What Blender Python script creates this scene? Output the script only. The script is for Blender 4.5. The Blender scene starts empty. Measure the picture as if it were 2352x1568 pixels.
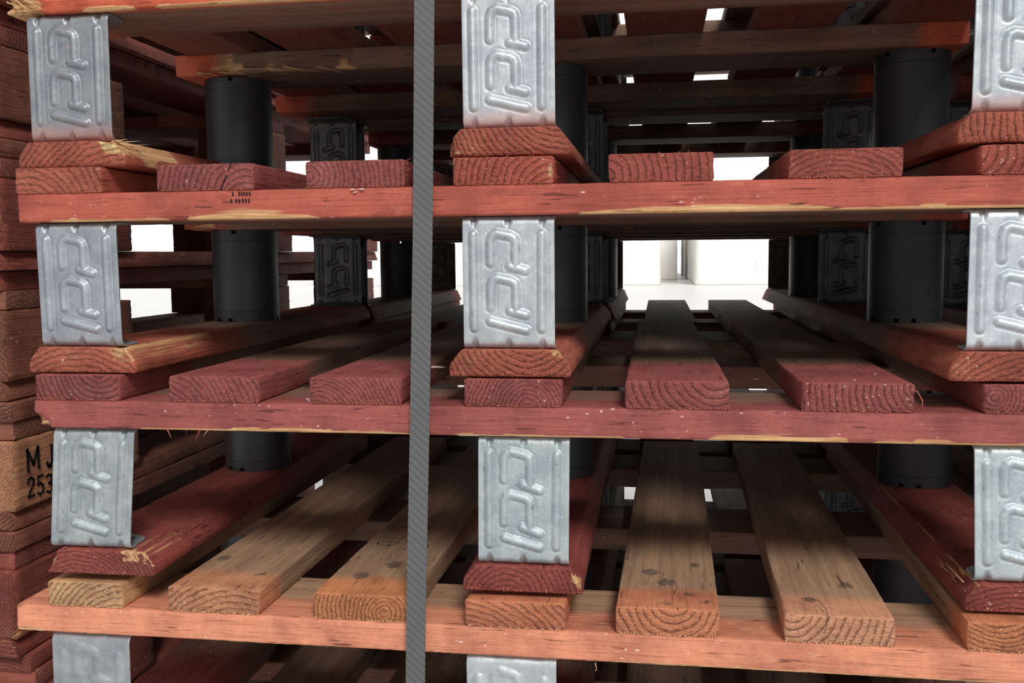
import bpy, math, random
import numpy as np
from mathutils import Matrix, Vector

# ------------------------------------------------------------------ camera, world, light, exposure
S = bpy.context.scene
COL = S.collection
MM = 0.001
Z0 = 672.0                       # height of the local zero (second pallet's underside) above the floor, in mm

def W3(x, y, z): return Vector((x * MM, y * MM, (z + Z0) * MM))

cam_d = bpy.data.cameras.new('camera'); cam = bpy.data.objects.new('camera', cam_d); COL.objects.link(cam)
RC = ((0.9888930253, -0.1485720332, -0.0041152636),
      (0.1483288892, 0.9847590904, 0.0908189105),
      (-0.0094406069, -0.0904205996, 0.9958589208))
cl = W3(507.359, -721.886, 94.364)
cam.matrix_world = Matrix(((RC[0][0], RC[0][2], -RC[0][1], cl.x),
                           (RC[1][0], RC[1][2], -RC[1][1], cl.y),
                           (RC[2][0], RC[2][2], -RC[2][1], cl.z), (0, 0, 0, 1)))
cam_d.sensor_width = 36.0; cam_d.lens = 2217.3 / 2352 * 36.0; cam_d.clip_start = 0.01; cam_d.clip_end = 200
S.camera = cam
S.view_settings.view_transform = 'Standard'; S.view_settings.look = 'None'
S.view_settings.exposure = 0.0; S.view_settings.gamma = 1.0
S.view_settings.use_curve_mapping = False

w = bpy.data.worlds.new('hall_daylight'); S.world = w; w.use_nodes = True
nt = w.node_tree; nt.nodes.clear()
tc = nt.nodes.new('ShaderNodeTexCoord'); sx = nt.nodes.new('ShaderNodeSeparateXYZ')
rp = nt.nodes.new('ShaderNodeValToRGB'); bg = nt.nodes.new('ShaderNodeBackground'); wo = nt.nodes.new('ShaderNodeOutputWorld')
nt.links.new(tc.outputs['Generated'], sx.inputs[0]); nt.links.new(sx.outputs['Z'], rp.inputs[0])
rp.color_ramp.elements[0].position = 0.0; rp.color_ramp.elements[0].color = (0.86, 0.86, 0.85, 1)
rp.color_ramp.elements[1].position = 0.8; rp.color_ramp.elements[1].color = (1.0, 1.02, 1.05, 1)
nt.links.new(rp.outputs[0], bg.inputs[0]); bg.inputs[1].default_value = 0.60
nt.links.new(bg.outputs[0], wo.inputs[0])

sun_d = bpy.data.lights.new('daylight', 'SUN'); sun = bpy.data.objects.new('daylight', sun_d); COL.objects.link(sun)
sun_d.energy = 2.7; sun_d.angle = math.radians(16); sun_d.color = (1.0, 0.985, 0.96)
sun.rotation_euler = Vector((-0.38, 1.0, -0.94)).to_track_quat('-Z', 'Y').to_euler()

# ------------------------------------------------------------------ small numpy noise
def _h(i, j, k, s):
    n = (i * 374761393 + j * 668265263 + k * 2147483647 + s * 974634777) & 0xffffffff
    n = ((n ^ (n >> 13)) * 1274126177) & 0xffffffff
    n = (n ^ (n >> 16)) & 0xffffffff
    return n / 4294967295.0
def vnoise(p, s=0):
    f = np.floor(p); t = p - f; t = t * t * (3 - 2 * t); q = f.astype(np.int64)
    r = 0
    for a in (0, 1):
        for b in (0, 1):
            for c in (0, 1):
                wgt = (t[:, 0] if a else 1 - t[:, 0]) * (t[:, 1] if b else 1 - t[:, 1]) * (t[:, 2] if c else 1 - t[:, 2])
                r = r + wgt * _h(q[:, 0] + a, q[:, 1] + b, q[:, 2] + c, s)
    return r * 2 - 1
def fbm(p, s=0, o=3):
    r = 0; a = 1.0; tot = 0
    for k in range(o):
        r = r + a * vnoise(p * (2.03 ** k), s + 17 * k); tot += a; a *= 0.5
    return r / tot
def sstep(a, b, x):
    t = np.clip((x - a) / (b - a), 0, 1); return t * t * (3 - 2 * t)

# ------------------------------------------------------------------ materials
def newmat(name):
    m = bpy.data.materials.new(name); m.use_nodes = True; t = m.node_tree
    return m, t, t.nodes['Principled BSDF']
class NB:
    """tiny node helper"""
    def __init__(s, t): s.t = t
    def n(s, kind, **kw):
        x = s.t.nodes.new(kind)
        for k, v in kw.items(): setattr(x, k, v)
        return x
    def put(s, sock, v):
        if isinstance(v, bpy.types.NodeSocket): s.t.links.new(v, sock)
        else: sock.default_value = v
    def m(s, op, a, b=0.0, c=0.0, clamp=False):
        x = s.n('ShaderNodeMath', operation=op, use_clamp=clamp)
        s.put(x.inputs[0], a); s.put(x.inputs[1], b); s.put(x.inputs[2], c); return x.outputs[0]
    def mix(s, f, a, b, mode='MIX'):
        x = s.n('ShaderNodeMix', data_type='RGBA', blend_type=mode)
        s.put(x.inputs[0], f); s.put(x.inputs[6], a); s.put(x.inputs[7], b); return x.outputs[2]
    def noise(s, vec, scale, detail=3.0, rough=0.55):
        x = s.n('ShaderNodeTexNoise'); s.put(x.inputs['Vector'], vec); s.put(x.inputs['Scale'], scale)
        s.put(x.inputs['Detail'], detail); s.put(x.inputs['Roughness'], rough); return x.outputs[0]
    def map(s, vec, sc, loc=(0, 0, 0)):
        x = s.n('ShaderNodeMapping'); s.put(x.inputs[0], vec); x.inputs['Scale'].default_value = sc
        s.put(x.inputs['Location'], loc); return x.outputs[0]
    def ramp(s, v, a, b):
        x = s.n('ShaderNodeMapRange', interpolation_type='SMOOTHSTEP'); s.put(x.inputs[0], v)
        x.inputs[1].default_value = a; x.inputs[2].default_value = b; return x.outputs[0]

def wood_material(name='painted_pine', raw=(0.225, 0.135, 0.092), specks=0.6, pale=(1.55, 2.7, 2.8)):
    m, t, B = newmat(name); b = NB(t)
    oi = b.n('ShaderNodeObjectInfo'); R = oi.outputs['Random']
    tcn = b.n('ShaderNodeTexCoord'); P = tcn.outputs['Object']
    off = b.n('ShaderNodeCombineXYZ'); b.put(off.inputs[0], b.m('MULTIPLY', R, 7.3)); b.put(off.inputs[1], b.m('MULTIPLY', R, 13.7)); b.put(off.inputs[2], b.m('MULTIPLY', R, 3.1))
    va = b.n('ShaderNodeVectorMath', operation='ADD'); b.put(va.inputs[0], P); b.put(va.inputs[1], off.outputs[0]); Q = va.outputs[0]
    # object space normal -> end grain mask
    g = b.n('ShaderNodeNewGeometry'); vt = b.n('ShaderNodeVectorTransform', vector_type='NORMAL', convert_from='WORLD', convert_to='OBJECT')
    t.links.new(g.outputs['True Normal'], vt.inputs[0]); sn = b.n('ShaderNodeSeparateXYZ'); t.links.new(vt.outputs[0], sn.inputs[0])
    endm = b.ramp(b.m('ABSOLUTE', sn.outputs['Y']), 0.55, 0.8)
    # growth rings
    sp = b.n('ShaderNodeSeparateXYZ'); t.links.new(P, sp.inputs[0])
    r1 = b.m('FRACT', b.m('MULTIPLY', R, 17.31)); r2 = b.m('FRACT', b.m('MULTIPLY', R, 91.7)); r3 = b.m('FRACT', b.m('MULTIPLY', R, 277.3))
    dx = b.m('SUBTRACT', sp.outputs['X'], b.m('MULTIPLY', b.m('SUBTRACT', r1, 0.5), 0.10))
    dz = b.m('SUBTRACT', sp.outputs['Z'], b.m('SUBTRACT', b.m('MULTIPLY', r2, 0.12), 0.06))
    dist = b.m('SQRT', b.m('ADD', b.m('MULTIPLY', dx, dx), b.m('MULTIPLY', dz, dz)))
    warp = b.m('MULTIPLY', b.noise(b.map(Q, (1, 0.12, 1)), 38.0, 2.0), 0.008)
    dd = b.m('ADD', dist, warp)
    pitch = b.m('ADD', 0.0030, b.m('MULTIPLY', r3, 0.0028))
    fr = b.m('FRACT', b.m('DIVIDE', dd, pitch))
    ring = b.m('POWER', fr, 2.2)
    # noises
    fib = b.noise(b.map(Q, (1, 0.035, 1)), 520.0, 4.0, 0.6)
    streak = b.noise(b.map(Q, (1, 0.06, 1)), 90.0, 4.0, 0.6)
    blot = b.noise(Q, 22.0, 4.0, 0.6)
    fine = b.noise(Q, 700.0, 3.0, 0.65)
    grit = b.noise(Q, 260.0, 4.0, 0.7); egr = b.noise(b.map(Q, (0.55, .3, 1)), 420.0, 4.0, 0.7)
    at = b.n('ShaderNodeAttribute', attribute_name='paint'); aw = b.n('ShaderNodeAttribute', attribute_name='wear'); ast = b.n('ShaderNodeAttribute', attribute_name='stain')
    # paint colour variation
    pc = b.mix(b.ramp(blot, 0.35, 0.72), oi.outputs['Color'], b.mix(1.0, oi.outputs['Color'], (0.66, 0.60, 0.62, 1), 'MULTIPLY'))
    pc = b.mix(b.m('MULTIPLY', b.ramp(streak, 0.55, 0.78), 0.45), pc, b.mix(1.0, pc, (1.35, 1.55, 1.5, 1), 'MULTIPLY'))
    pc = b.mix(b.m('MULTIPLY', b.ramp(fib, 0.54, 0.68), 0.45), pc, b.mix(1.0, pc, (0.42, 0.36, 0.38, 1), 'MULTIPLY'))
    pc = b.mix(b.m('MULTIPLY', b.ramp(grit, 0.50, 0.70), 0.30), pc, b.mix(1.0, pc, (0.50, 0.42, 0.42, 1), 'MULTIPLY'))
    pc = b.mix(b.m('MULTIPLY', b.ramp(b.noise(b.map(Q, (1, .35, 1)), 190.0, 3.0), 0.60, 0.72), 0.35), pc, b.mix(1.0, pc, (1.25, 1.9, 1.9, 1), 'MULTIPLY'))
    rawc = b.mix(b.ramp(streak, 0.3, 0.7), tuple(raw) + (1,), (raw[0] * 0.62, raw[1] * 0.62, raw[2] * 0.66, 1))
    rawc = b.mix(b.m('MULTIPLY', ring, 0.30), rawc, (raw[0] * 0.6, raw[1] * 0.5, raw[2] * 0.42, 1))
    fresh = b.mix(b.ramp(fib, 0.35, 0.65), (0.70, 0.43, 0.21, 1), (0.46, 0.23, 0.10, 1))
    pa = b.m('ADD', at.outputs['Fac'], b.m('MULTIPLY', b.m('SUBTRACT', b.m('ADD', b.m('MULTIPLY', blot, 0.6), b.m('MULTIPLY', grit, 0.4)), 0.5), 0.9))
    pa = b.ramp(pa, 0.25, 0.75)
    c = b.mix(pa, rawc, pc)
    we = b.m('ADD', aw.outputs['Fac'], b.m('MULTIPLY', b.m('SUBTRACT', b.m('ADD', b.m('MULTIPLY', streak, 0.55), b.m('MULTIPLY', fib, 0.45)), 0.5), 2.6))
    we = b.ramp(we, 0.46, 0.70)
    c = b.mix(we, c, fresh)
    # torn, fuzzy end grain: dark pits in the early wood, pale fluff on the ridges
    pit = b.m('MULTIPLY', endm, b.m('MULTIPLY', b.ramp(b.m('ADD', b.m('MULTIPLY', ring, 0.50), b.m('MULTIPLY', egr, 1.1)), 0.62, 1.00), 0.80))
    c = b.mix(pit, c, b.mix(1.0, c, (0.28, 0.20, 0.20, 1), 'MULTIPLY'))
    flf = b.m('MULTIPLY', endm, b.m('MULTIPLY', b.ramp(fine, 0.56, 0.70), 0.50))
    c = b.mix(flf, c, b.mix(1.0, c, (1.6, 2.0, 1.9, 1), 'MULTIPLY'))
    palem = b.m('MULTIPLY', endm, b.m('MULTIPLY', b.ramp(egr, 0.47, 0.60), b.ramp(b.noise(Q, 30.0, 2.0), 0.56, 0.68)))
    c = b.mix(b.m('MULTIPLY', palem, 0.60), c, b.mix(1.0, c, tuple(pale) + (1,), 'MULTIPLY'))
    # fine checks in the sides, running with the grain
    chk = b.ramp(b.noise(b.map(Q, (1, 0.07, 1)), 330.0, 2.0, 0.6), 0.635, 0.69)
    chk = b.m('MULTIPLY', b.m('MULTIPLY', chk, b.ramp(b.noise(Q, 40.0, 2.0), 0.40, 0.60)), b.m('SUBTRACT', 1.0, endm))
    c = b.mix(b.m('MULTIPLY', chk, 0.75), c, b.mix(1.0, c, (0.22, 0.18, 0.19, 1), 'MULTIPLY'))
    # pale specks of dried dust
    sk = b.m('MULTIPLY', b.ramp(b.noise(b.map(Q, (1, 0.6, 1)), 340.0, 1.0, 0.5), 0.72, 0.75), b.m('MULTIPLY', b.ramp(b.noise(Q, 13.0, 2.0), 0.46, 0.60), specks))
    c = b.mix(sk, c, (0.78, 0.55, 0.47, 1))
    st = b.ramp(b.m('ADD', ast.outputs['Fac'], b.m('MULTIPLY', b.m('SUBTRACT', b.noise(Q, 170.0, 4.0, 0.75), 0.5), 3.2)), 0.35, 0.95)
    c = b.mix(b.m('MULTIPLY', b.m('MULTIPLY', st, b.ramp(ast.outputs['Fac'], 0.0, 0.3)), 0.72), c, (0.060, 0.046, 0.040, 1))
    b.put(B.inputs['Base Color'], c)
    B.inputs['Roughness'].default_value = 0.72; B.inputs['Specular IOR Level'].default_value = 0.35
    # relief
    side_h = b.m('ADD', b.m('MULTIPLY', fib, 0.0013), b.m('ADD', b.m('MULTIPLY', streak, 0.0022), b.m('MULTIPLY', fine, 0.0004)))
    side_h = b.m('ADD', side_h, b.m('MULTIPLY', chk, -0.0009))
    end_h = b.m('ADD', b.m('MULTIPLY', ring, -0.0016), b.m('ADD', b.m('MULTIPLY', egr, 0.0050), b.m('MULTIPLY', fine, 0.0014)))
    h = b.n('ShaderNodeMix', data_type='FLOAT'); b.put(h.inputs[0], endm); b.put(h.inputs[2], side_h); b.put(h.inputs[3], end_h)
    bp = b.n('ShaderNodeBump'); bp.inputs['Distance'].default_value = 1.0; bp.inputs['Strength'].default_value = 0.85
    t.links.new(h.outputs[0], bp.inputs['Height']); t.links.new(bp.outputs[0], B.inputs['Normal'])
    return m

def metal_material(name, pebble):
    m, t, B = newmat(name); b = NB(t)
    oi = b.n('ShaderNodeObjectInfo'); P = b.n('ShaderNodeTexCoord').outputs['Object']
    va = b.n('ShaderNodeVectorMath', operation='ADD'); b.put(va.inputs[0], P)
    off = b.n('ShaderNodeCombineXYZ'); b.put(off.inputs[0], b.m('MULTIPLY', oi.outputs['Random'], 9.0)); b.put(va.inputs[1], off.outputs[0]); Q = va.outputs[0]
    sp = b.n('ShaderNodeSeparateXYZ'); t.links.new(P, sp.inputs[0])
    n1 = b.noise(Q, 45.0, 4.0); n2 = b.noise(Q, 420.0, 3.0, 0.7); n3 = b.noise(b.map(Q, (1, 1, 0.3)), 800.0, 2.0)
    c = b.mix(b.ramp(n1, 0.38, 0.62), oi.outputs['Color'], b.mix(1.0, oi.outputs['Color'], (0.78, 0.80, 0.83, 1), 'MULTIPLY'))
    sp1 = b.noise(Q, 190.0, 3.0, 0.75)
    c = b.mix(b.m('MULTIPLY', b.ramp(sp1, 0.50, 0.66), 0.5), c, b.mix(1.0, c, (1.30, 1.32, 1.34, 1), 'MULTIPLY'))
    scr = b.m('MULTIPLY', b.ramp(b.noise(b.map(Q, (2.2, 1, .5)), 330.0, 2.0, 0.5), 0.70, 0.73), 0.7)
    c = b.mix(scr, c, (0.10, 0.09, 0.085, 1))
    c = b.mix(b.m('MULTIPLY', b.ramp(n2, 0.60, 0.75), 0.35), c, b.mix(1.0, c, (0.55, 0.56, 0.58, 1), 'MULTIPLY'))
    # red overspray creeping up from the runner, per bracket amount in the alpha
    red = b.m('MULTIPLY', b.m('SUBTRACT', 1.0, b.ramp(b.m('ADD', sp.outputs['Z'], b.m('MULTIPLY', n1, 0.010)), 0.006, 0.024)), oi.outputs['Alpha'])
    spots = b.m('MULTIPLY', b.ramp(b.noise(Q, 170.0, 2.0), 0.72, 0.75), b.m('MULTIPLY', oi.outputs['Alpha'], 0.7))
    red = b.m('MULTIPLY', b.m('MAXIMUM', red, spots), 0.75)
    c = b.mix(red, c, (0.42, 0.13, 0.09, 1))
    b.put(B.inputs['Base Color'], c)
    b.put(B.inputs['Metallic'], b.m('MULTIPLY', b.m('SUBTRACT', 1.0, red), 0.60))
    b.put(B.inputs['Roughness'], b.m('ADD', 0.44 if pebble else 0.34, b.m('MULTIPLY', b.m('ADD', b.m('MULTIPLY', n1, .5), b.m('MULTIPLY', sp1, .5)), 0.32)))
    h = b.m('MULTIPLY', n2, 0.00022)
    if pebble:
        plate = b.m('SUBTRACT', 1.0, b.ramp(b.m('ABSOLUTE', sp.outputs['X']), 0.021, 0.024))
        peb = b.noise(b.map(Q, (1, 1, 0.6)), 620.0, 1.0)
        h = b.m('ADD', h, b.m('MULTIPLY', plate, b.m('MULTIPLY', peb, 0.0008)))
    bp = b.n('ShaderNodeBump'); bp.inputs['Distance'].default_value = 1.0; bp.inputs['Strength'].default_value = 0.5
    t.links.new(h, bp.inputs['Height']); t.links.new(bp.outputs[0], B.inputs['Normal'])
    return m

def simple_material(name, col, rough=0.6, spec=0.4, nscale=60.0, amp=0.25, bump=0.0002, metallic=0.0):
    m, t, B = newmat(name); b = NB(t); P = b.n('ShaderNodeTexCoord').outputs['Object']
    n1 = b.noise(P, nscale, 4.0)
    b.put(B.inputs['Base Color'], b.mix(b.m('MULTIPLY', n1, amp), tuple(col) + (1,), (col[0] * .5, col[1] * .5, col[2] * .5, 1)))
    B.inputs['Roughness'].default_value = rough; B.inputs['Specular IOR Level'].default_value = spec; B.inputs['Metallic'].default_value = metallic
    if bump:
        bp = b.n('ShaderNodeBump'); bp.inputs['Distance'].default_value = 1.0; bp.inputs['Strength'].default_value = 0.4
        b.put(bp.inputs['Height'], b.m('MULTIPLY', b.noise(P, nscale * 8, 3.0), bump * 4)); t.links.new(bp.outputs[0], B.inputs['Normal'])
    return m

def strap_material():
    m, t, B = newmat('woven_polyester'); b = NB(t)
    sp = b.n('ShaderNodeSeparateXYZ'); t.links.new(b.n('ShaderNodeTexCoord').outputs['Object'], sp.inputs[0])
    # steep twill: cords lean right as they go down
    u = b.m('ADD', sp.outputs['X'], b.m('MULTIPLY', sp.outputs['Z'], 0.27))
    cord = b.m('ADD', b.m('MULTIPLY', b.m('SINE', b.m('MULTIPLY', u, 2 * math.pi / 0.00135)), 0.5), 0.5)
    cross = b.m('ADD', b.m('MULTIPLY', b.m('SINE', b.m('ADD', b.m('MULTIPLY', sp.outputs['Z'], 2 * math.pi / 0.0062), b.m('MULTIPLY', sp.outputs['X'], 900.0))), 0.5), 0.5)
    P = b.n('ShaderNodeTexCoord').outputs['Object']
    n = b.noise(P, 30.0, 3.0); fz = b.noise(b.map(P, (1, 1, .2)), 1500.0, 2.0)
    k = b.m('MULTIPLY', cord, b.m('ADD', 0.50, b.m('MULTIPLY', cross, 0.50)))
    k = b.m('MULTIPLY', k, b.m('ADD', 0.7, b.m('MULTIPLY', fz, 0.6)))
    c = b.mix(k, (0.040, 0.040, 0.043, 1), (0.20, 0.197, 0.20, 1))
    c = b.mix(b.m('MULTIPLY', n, 0.4), c, b.mix(1.0, c, (0.6, 0.6, 0.65, 1), 'MULTIPLY'))
    b.put(B.inputs['Base Color'], c); B.inputs['Roughness'].default_value = 0.55
    bp = b.n('ShaderNodeBump'); bp.inputs['Distance'].default_value = 1.0; bp.inputs['Strength'].default_value = 0.8
    b.put(bp.inputs['Height'], b.m('MULTIPLY', k, 0.0003)); t.links.new(bp.outputs[0], B.inputs['Normal'])
    return m

WOOD = wood_material(); WOODT = wood_material('tan_pine', (0.43, 0.26, 0.155), pale=(1.45, 1.5, 1.6))
STEEL = metal_material('galvanised_steel', False); STEELP = metal_material('pebbled_galvanised_steel', True)
PLAST = simple_material('black_plastic', (0.028, 0.029, 0.033), 0.40, 0.55, 200.0, 0.4, 0.00012)
STRAP = strap_material()
INK = simple_material('black_ink', (0.012, 0.010, 0.010), 0.7, 0.2, 300.0, 0.3, 0)
FRESH = simple_material('fresh_splintered_wood', (0.72, 0.46, 0.24), 0.7, 0.3, 120.0, 0.5, 0.0003)
REDSPL = simple_material('red_splinter', (0.48, 0.13, 0.09), 0.7, 0.3, 120.0, 0.5, 0.0003)
WRAP = simple_material('white_film_wrap', (0.91, 0.885, 0.84), 0.40, 0.5, 2.0, 0.10, 0)
FLOORM = simple_material('pale_polished_floor', (0.80, 0.79, 0.765), 0.35, 0.4, 0.8, 0.16, 0)
WALLM = simple_material('white_wall_paint', (0.90, 0.90, 0.885), 0.7, 0.3, 1.0, 0.06, 0)
PURP = simple_material('purple_print', (0.80, 0.78, 0.90), 0.5, 0.3, 20.0, 0.3, 0)
CHIP = simple_material('grey_paint_flake', (0.62, 0.50, 0.46), 0.6, 0.4, 300.0, 0.3, 0.0003)
RIV = simple_material('zinc_rivet', (0.70, 0.71, 0.72), 0.22, 0.5, 200.0, 0.2, 0, 0.95)

# ------------------------------------------------------------------ mesh helpers (all in mm, converted here)
def mk(name, V, F, mat, attrs=None, smooth=True):
    me = bpy.data.meshes.new(name)
    V = np.asarray(V, dtype=np.float64) * MM
    me.from_pydata(V.tolist(), [], F if isinstance(F, list) else F.tolist())
    me.materials.append(mat)
    if smooth: me.shade_smooth()
    if attrs:
        for k, v in attrs.items():
            a = me.attributes.new(k, 'FLOAT', 'POINT'); a.data.foreach_set('value', np.asarray(v, dtype=np.float32))
    me.validate(); me.update()
    return me

def add(name, me, parent=None, loc=(0, 0, 0), rot=(0, 0, 0), color=None):
    o = bpy.data.objects.new(name, me); COL.objects.link(o)
    if parent is not None: o.parent = parent
    o.location = Vector(loc) * MM; o.rotation_euler = rot
    if color is not None: o.color = color
    return o

def tag(o, label=None, cat=None, group=None, kind=None):
    if label: o['label'] = label
    if cat: o['category'] = cat
    if group: o['group'] = group
    if kind: o['kind'] = kind
    return o

def lattice(nx, ny, nz):
    """surface points of a box lattice -> (ijk array, quads)"""
    idx = {}; pts = []
    for i in range(nx + 1):
        for j in range(ny + 1):
            edge_ij = i in (0, nx) or j in (0, ny)
            for k in (range(nz + 1) if edge_ij else (0, nz)):
                idx[(i, j, k)] = len(pts); pts.append((i, j, k))
    F = []
    for i in range(nx):
        for j in range(ny):
            F.append((idx[i, j, 0], idx[i, j + 1, 0], idx[i + 1, j + 1, 0], idx[i + 1, j, 0]))
            F.append((idx[i, j, nz], idx[i + 1, j, nz], idx[i + 1, j + 1, nz], idx[i, j + 1, nz]))
    for i in range(nx):
        for k in range(nz):
            F.append((idx[i, 0, k], idx[i + 1, 0, k], idx[i + 1, 0, k + 1], idx[i, 0, k + 1]))
            F.append((idx[i, ny, k], idx[i, ny, k + 1], idx[i + 1, ny, k + 1], idx[i + 1, ny, k]))
    for j in range(ny):
        for k in range(nz):
            F.append((idx[0, j, k], idx[0, j, k + 1], idx[0, j + 1, k + 1], idx[0, j + 1, k]))
            F.append((idx[nx, j, k], idx[nx, j + 1, k], idx[nx, j + 1, k + 1], idx[nx, j, k + 1]))
    return np.array(pts), F

def board(name, L, w, t, seed, fine=True, chamfer=None, ys=None, step=None, paint=None, wear=None, stain=None, chips=(), rough=1.0, r=1.6, crack=None, topw=None, cham0=9.0, mat=None):
    """sawn board along +Y, centred on x=0, resting on z=0; chips = (x, y, z, radius, depth)"""
    st = step or (3.0 if fine else 12.0)
    nx = max(4, int(w / st)); nz = max(3, int(t / min(st, 3.2))) if fine else 3
    if ys is None:
        ny = max(4, int(L / (st * 1.3))); ys = np.linspace(0, L, ny + 1)
        ys[1] = min(ys[1], 2.0); ys[-2] = max(ys[-2], L - 2.0)
    ny = len(ys) - 1
    ijk, F = lattice(nx, ny, nz)
    def lin(n, a, e):     # put an extra line close to both edges
        g = np.linspace(-a, a, n + 1); g[1] = -a + e; g[-2] = a - e; return g
    gx = lin(nx, w / 2, min(2.0, w / nx)); gz = lin(nz, t / 2, min(2.0, t / nz * .6)) + t / 2
    x = gx[ijk[:, 0]]; y = ys[ijk[:, 1]].astype(float); z = gz[ijk[:, 2]]
    P0 = np.stack([x, y, z], 1)
    # rounded, worn arrises
    rr = r + rough * 0.9 * np.clip(fbm(np.stack([x * .02, y * .03, z * .05], 1), seed, 3) + .1, -0.6, 1)
    cx, cy, cz = np.sign(x), np.sign(y - L / 2), np.sign(z - t / 2)
    qx = np.maximum(np.abs(x) - (w / 2 - rr), 0); qy = np.maximum(np.abs(y - L / 2) - (L / 2 - rr), 0); qz = np.maximum(np.abs(z - t / 2) - (t / 2 - rr), 0)
    ln = np.sqrt(qx ** 2 + qy ** 2 + qz ** 2); s = np.where(ln > rr, rr / np.maximum(ln, 1e-6), 1.0)
    x = cx * (np.minimum(np.abs(x), w / 2 - rr) + qx * s)
    y = L / 2 + cy * (np.minimum(np.abs(y - L / 2), L / 2 - rr) + qy * s)
    z = t / 2 + cz * (np.minimum(np.abs(z - t / 2), t / 2 - rr) + qz * s)
    if chamfer:          # runner profile: full width low down, narrower on top
        f = 1 - (1 - chamfer / w) * np.clip((z - cham0) / (t - cham0), 0, 1)
        x = x * f
    # surface undulation
    n1 = fbm(np.stack([P0[:, 0] * .03, P0[:, 1] * .006, P0[:, 2] * .08], 1), seed + 5, 3)
    sidex = (np.abs(P0[:, 0]) > w / 2 - .01); sidez = (P0[:, 2] < .01) | (P0[:, 2] > t - .01); endy = (P0[:, 1] < .01) | (P0[:, 1] > L - .01)
    x = x - np.where(sidex, cx * (0.35 + .6 * np.clip(n1, 0, 1)) * rough, 0)
    z = z - np.where(sidez & (cz > 0), 0.25 * np.abs(n1) * rough, 0)
    e1 = vnoise(np.stack([P0[:, 0] * .35, P0[:, 1] * 0, P0[:, 2] * .5], 1), seed + 9)
    y = y + np.where(endy, -cy * (0.4 + .45 * e1) * rough, 0)
    edge_amp = sstep(0.0, 1.0, ((qx > 0).astype(float) + (qy > 0) + (qz > 0) - 1))
    j = rough * 0.45 * edge_amp
    x = x + j * vnoise(P0 * .5 + 3, seed + 1); z = z + j * np.minimum(vnoise(P0 * .5 + 7, seed + 2), 0) * np.where(P0[:, 2] > t / 2, 1, -1)
    pw = np.ones(len(x)) if paint is None else paint(P0[:, 0], P0[:, 1], P0[:, 2])
    ww = np.zeros(len(x)) if wear is None else wear(P0[:, 0], P0[:, 1], P0[:, 2])
    ww = ww + 0.30 * edge_amp
    ss = np.zeros(len(x))
    for (sx_, sy_, sr) in (stain or ()):
        d2 = np.sqrt((P0[:, 0] - sx_) ** 2 + ((P0[:, 1] - sy_) * .8) ** 2); ss = np.maximum(ss, (1 - sstep(sr * .5, sr * 1.25, d2)) * (P0[:, 2] > t - 1))
    for (hx, hy, hz, hr, dp) in chips:
        d = np.sqrt((P0[:, 0] - hx) ** 2 + (P0[:, 1] - hy) ** 2 + (P0[:, 2] - hz) ** 2) / hr
        k = (1 - sstep(.45, 1.0, d)) * (0.8 + .5 * vnoise(P0 * .35, seed + 31))
        x = x - k * dp * np.sign(hx) * (abs(hx) > w / 2 - 3); z = z - k * dp * .7 * np.sign(hz - t / 2) * (abs(hz - t / 2) > t / 2 - 3); y = y + k * dp * np.where(hy < 3, 1, np.where(hy > L - 3, -1, 0))
        ww = np.maximum(ww, k * .95)
    return mk(name, np.stack([x, y, z], 1), F, mat or WOOD, {'paint': pw, 'wear': ww, 'stain': ss})

# ------------------------------------------------------------------ pressed steel bracket
def seg_d(px, pz, ax, az, bx, bz):
    vx, vz = bx - ax, bz - az; t = np.clip(((px - ax) * vx + (pz - az) * vz) / (vx * vx + vz * vz + 1e-9), 0, 1)
    return np.sqrt((px - ax - t * vx) ** 2 + (pz - az - t * vz) ** 2)
def emboss(px, pz, style):
    def z_(v): return (797 - v) / 12.65
    def x_(u): return (u - 540) / 12.65
    def P(*q): return [(x_(u), z_(v)) for u, v in q]
    paths = []
    if style == 3: paths += [P((215, 400), (215, 1150)), P((860, 400), (860, 1150))]
    else: paths += [P((200, 335), (203, 1232)), P((865, 335), (862, 1240))]
    if style == 2:
        for s in (0, 425):
            paths.append(P((350, 590 + s), (350, 375 + s), (372, 330 + s), (415, 310 + s), (560, 345 + s), (598, 372 + s), (604, 410 + s), (604, 640 + s)))
            paths.append(P((530, 632 + s), (700, 690 + s)))
        paths.append(P((355, 1165), (700, 1255)))
    else:
        for s in (0, 428):
            paths.append(P((368, 605 + s), (368, 395 + s), (385, 345 + s), (430, 322 + s), (560, 350 + s), (600, 375 + s), (612, 412 + s), (612, 640 + s)))
            paths.append(P((556, 640 + s), (705, 680 + s)))
        paths.append(P((362, 1168), (710, 1256)))
    d = np.full(px.shape, 99.0)
    for p in paths:
        for a, c in zip(p[:-1], p[1:]): d = np.minimum(d, seg_d(px, pz, a[0], a[1], c[0], c[1]))
    rad = 4.25 if style != 3 else 4.8; H = 2.8 if style == 1 else (2.5 if style == 2 else 1.7)
    h = H * (0.5 + 0.5 * np.cos(np.pi * np.clip(d / rad, 0, 1))) ** 0.65
    h -= 0.45 * np.exp(-((d - rad - .1) / 0.75) ** 2) * (style != 3)
    # thin raised outline beside the long ribs
    return h
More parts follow.
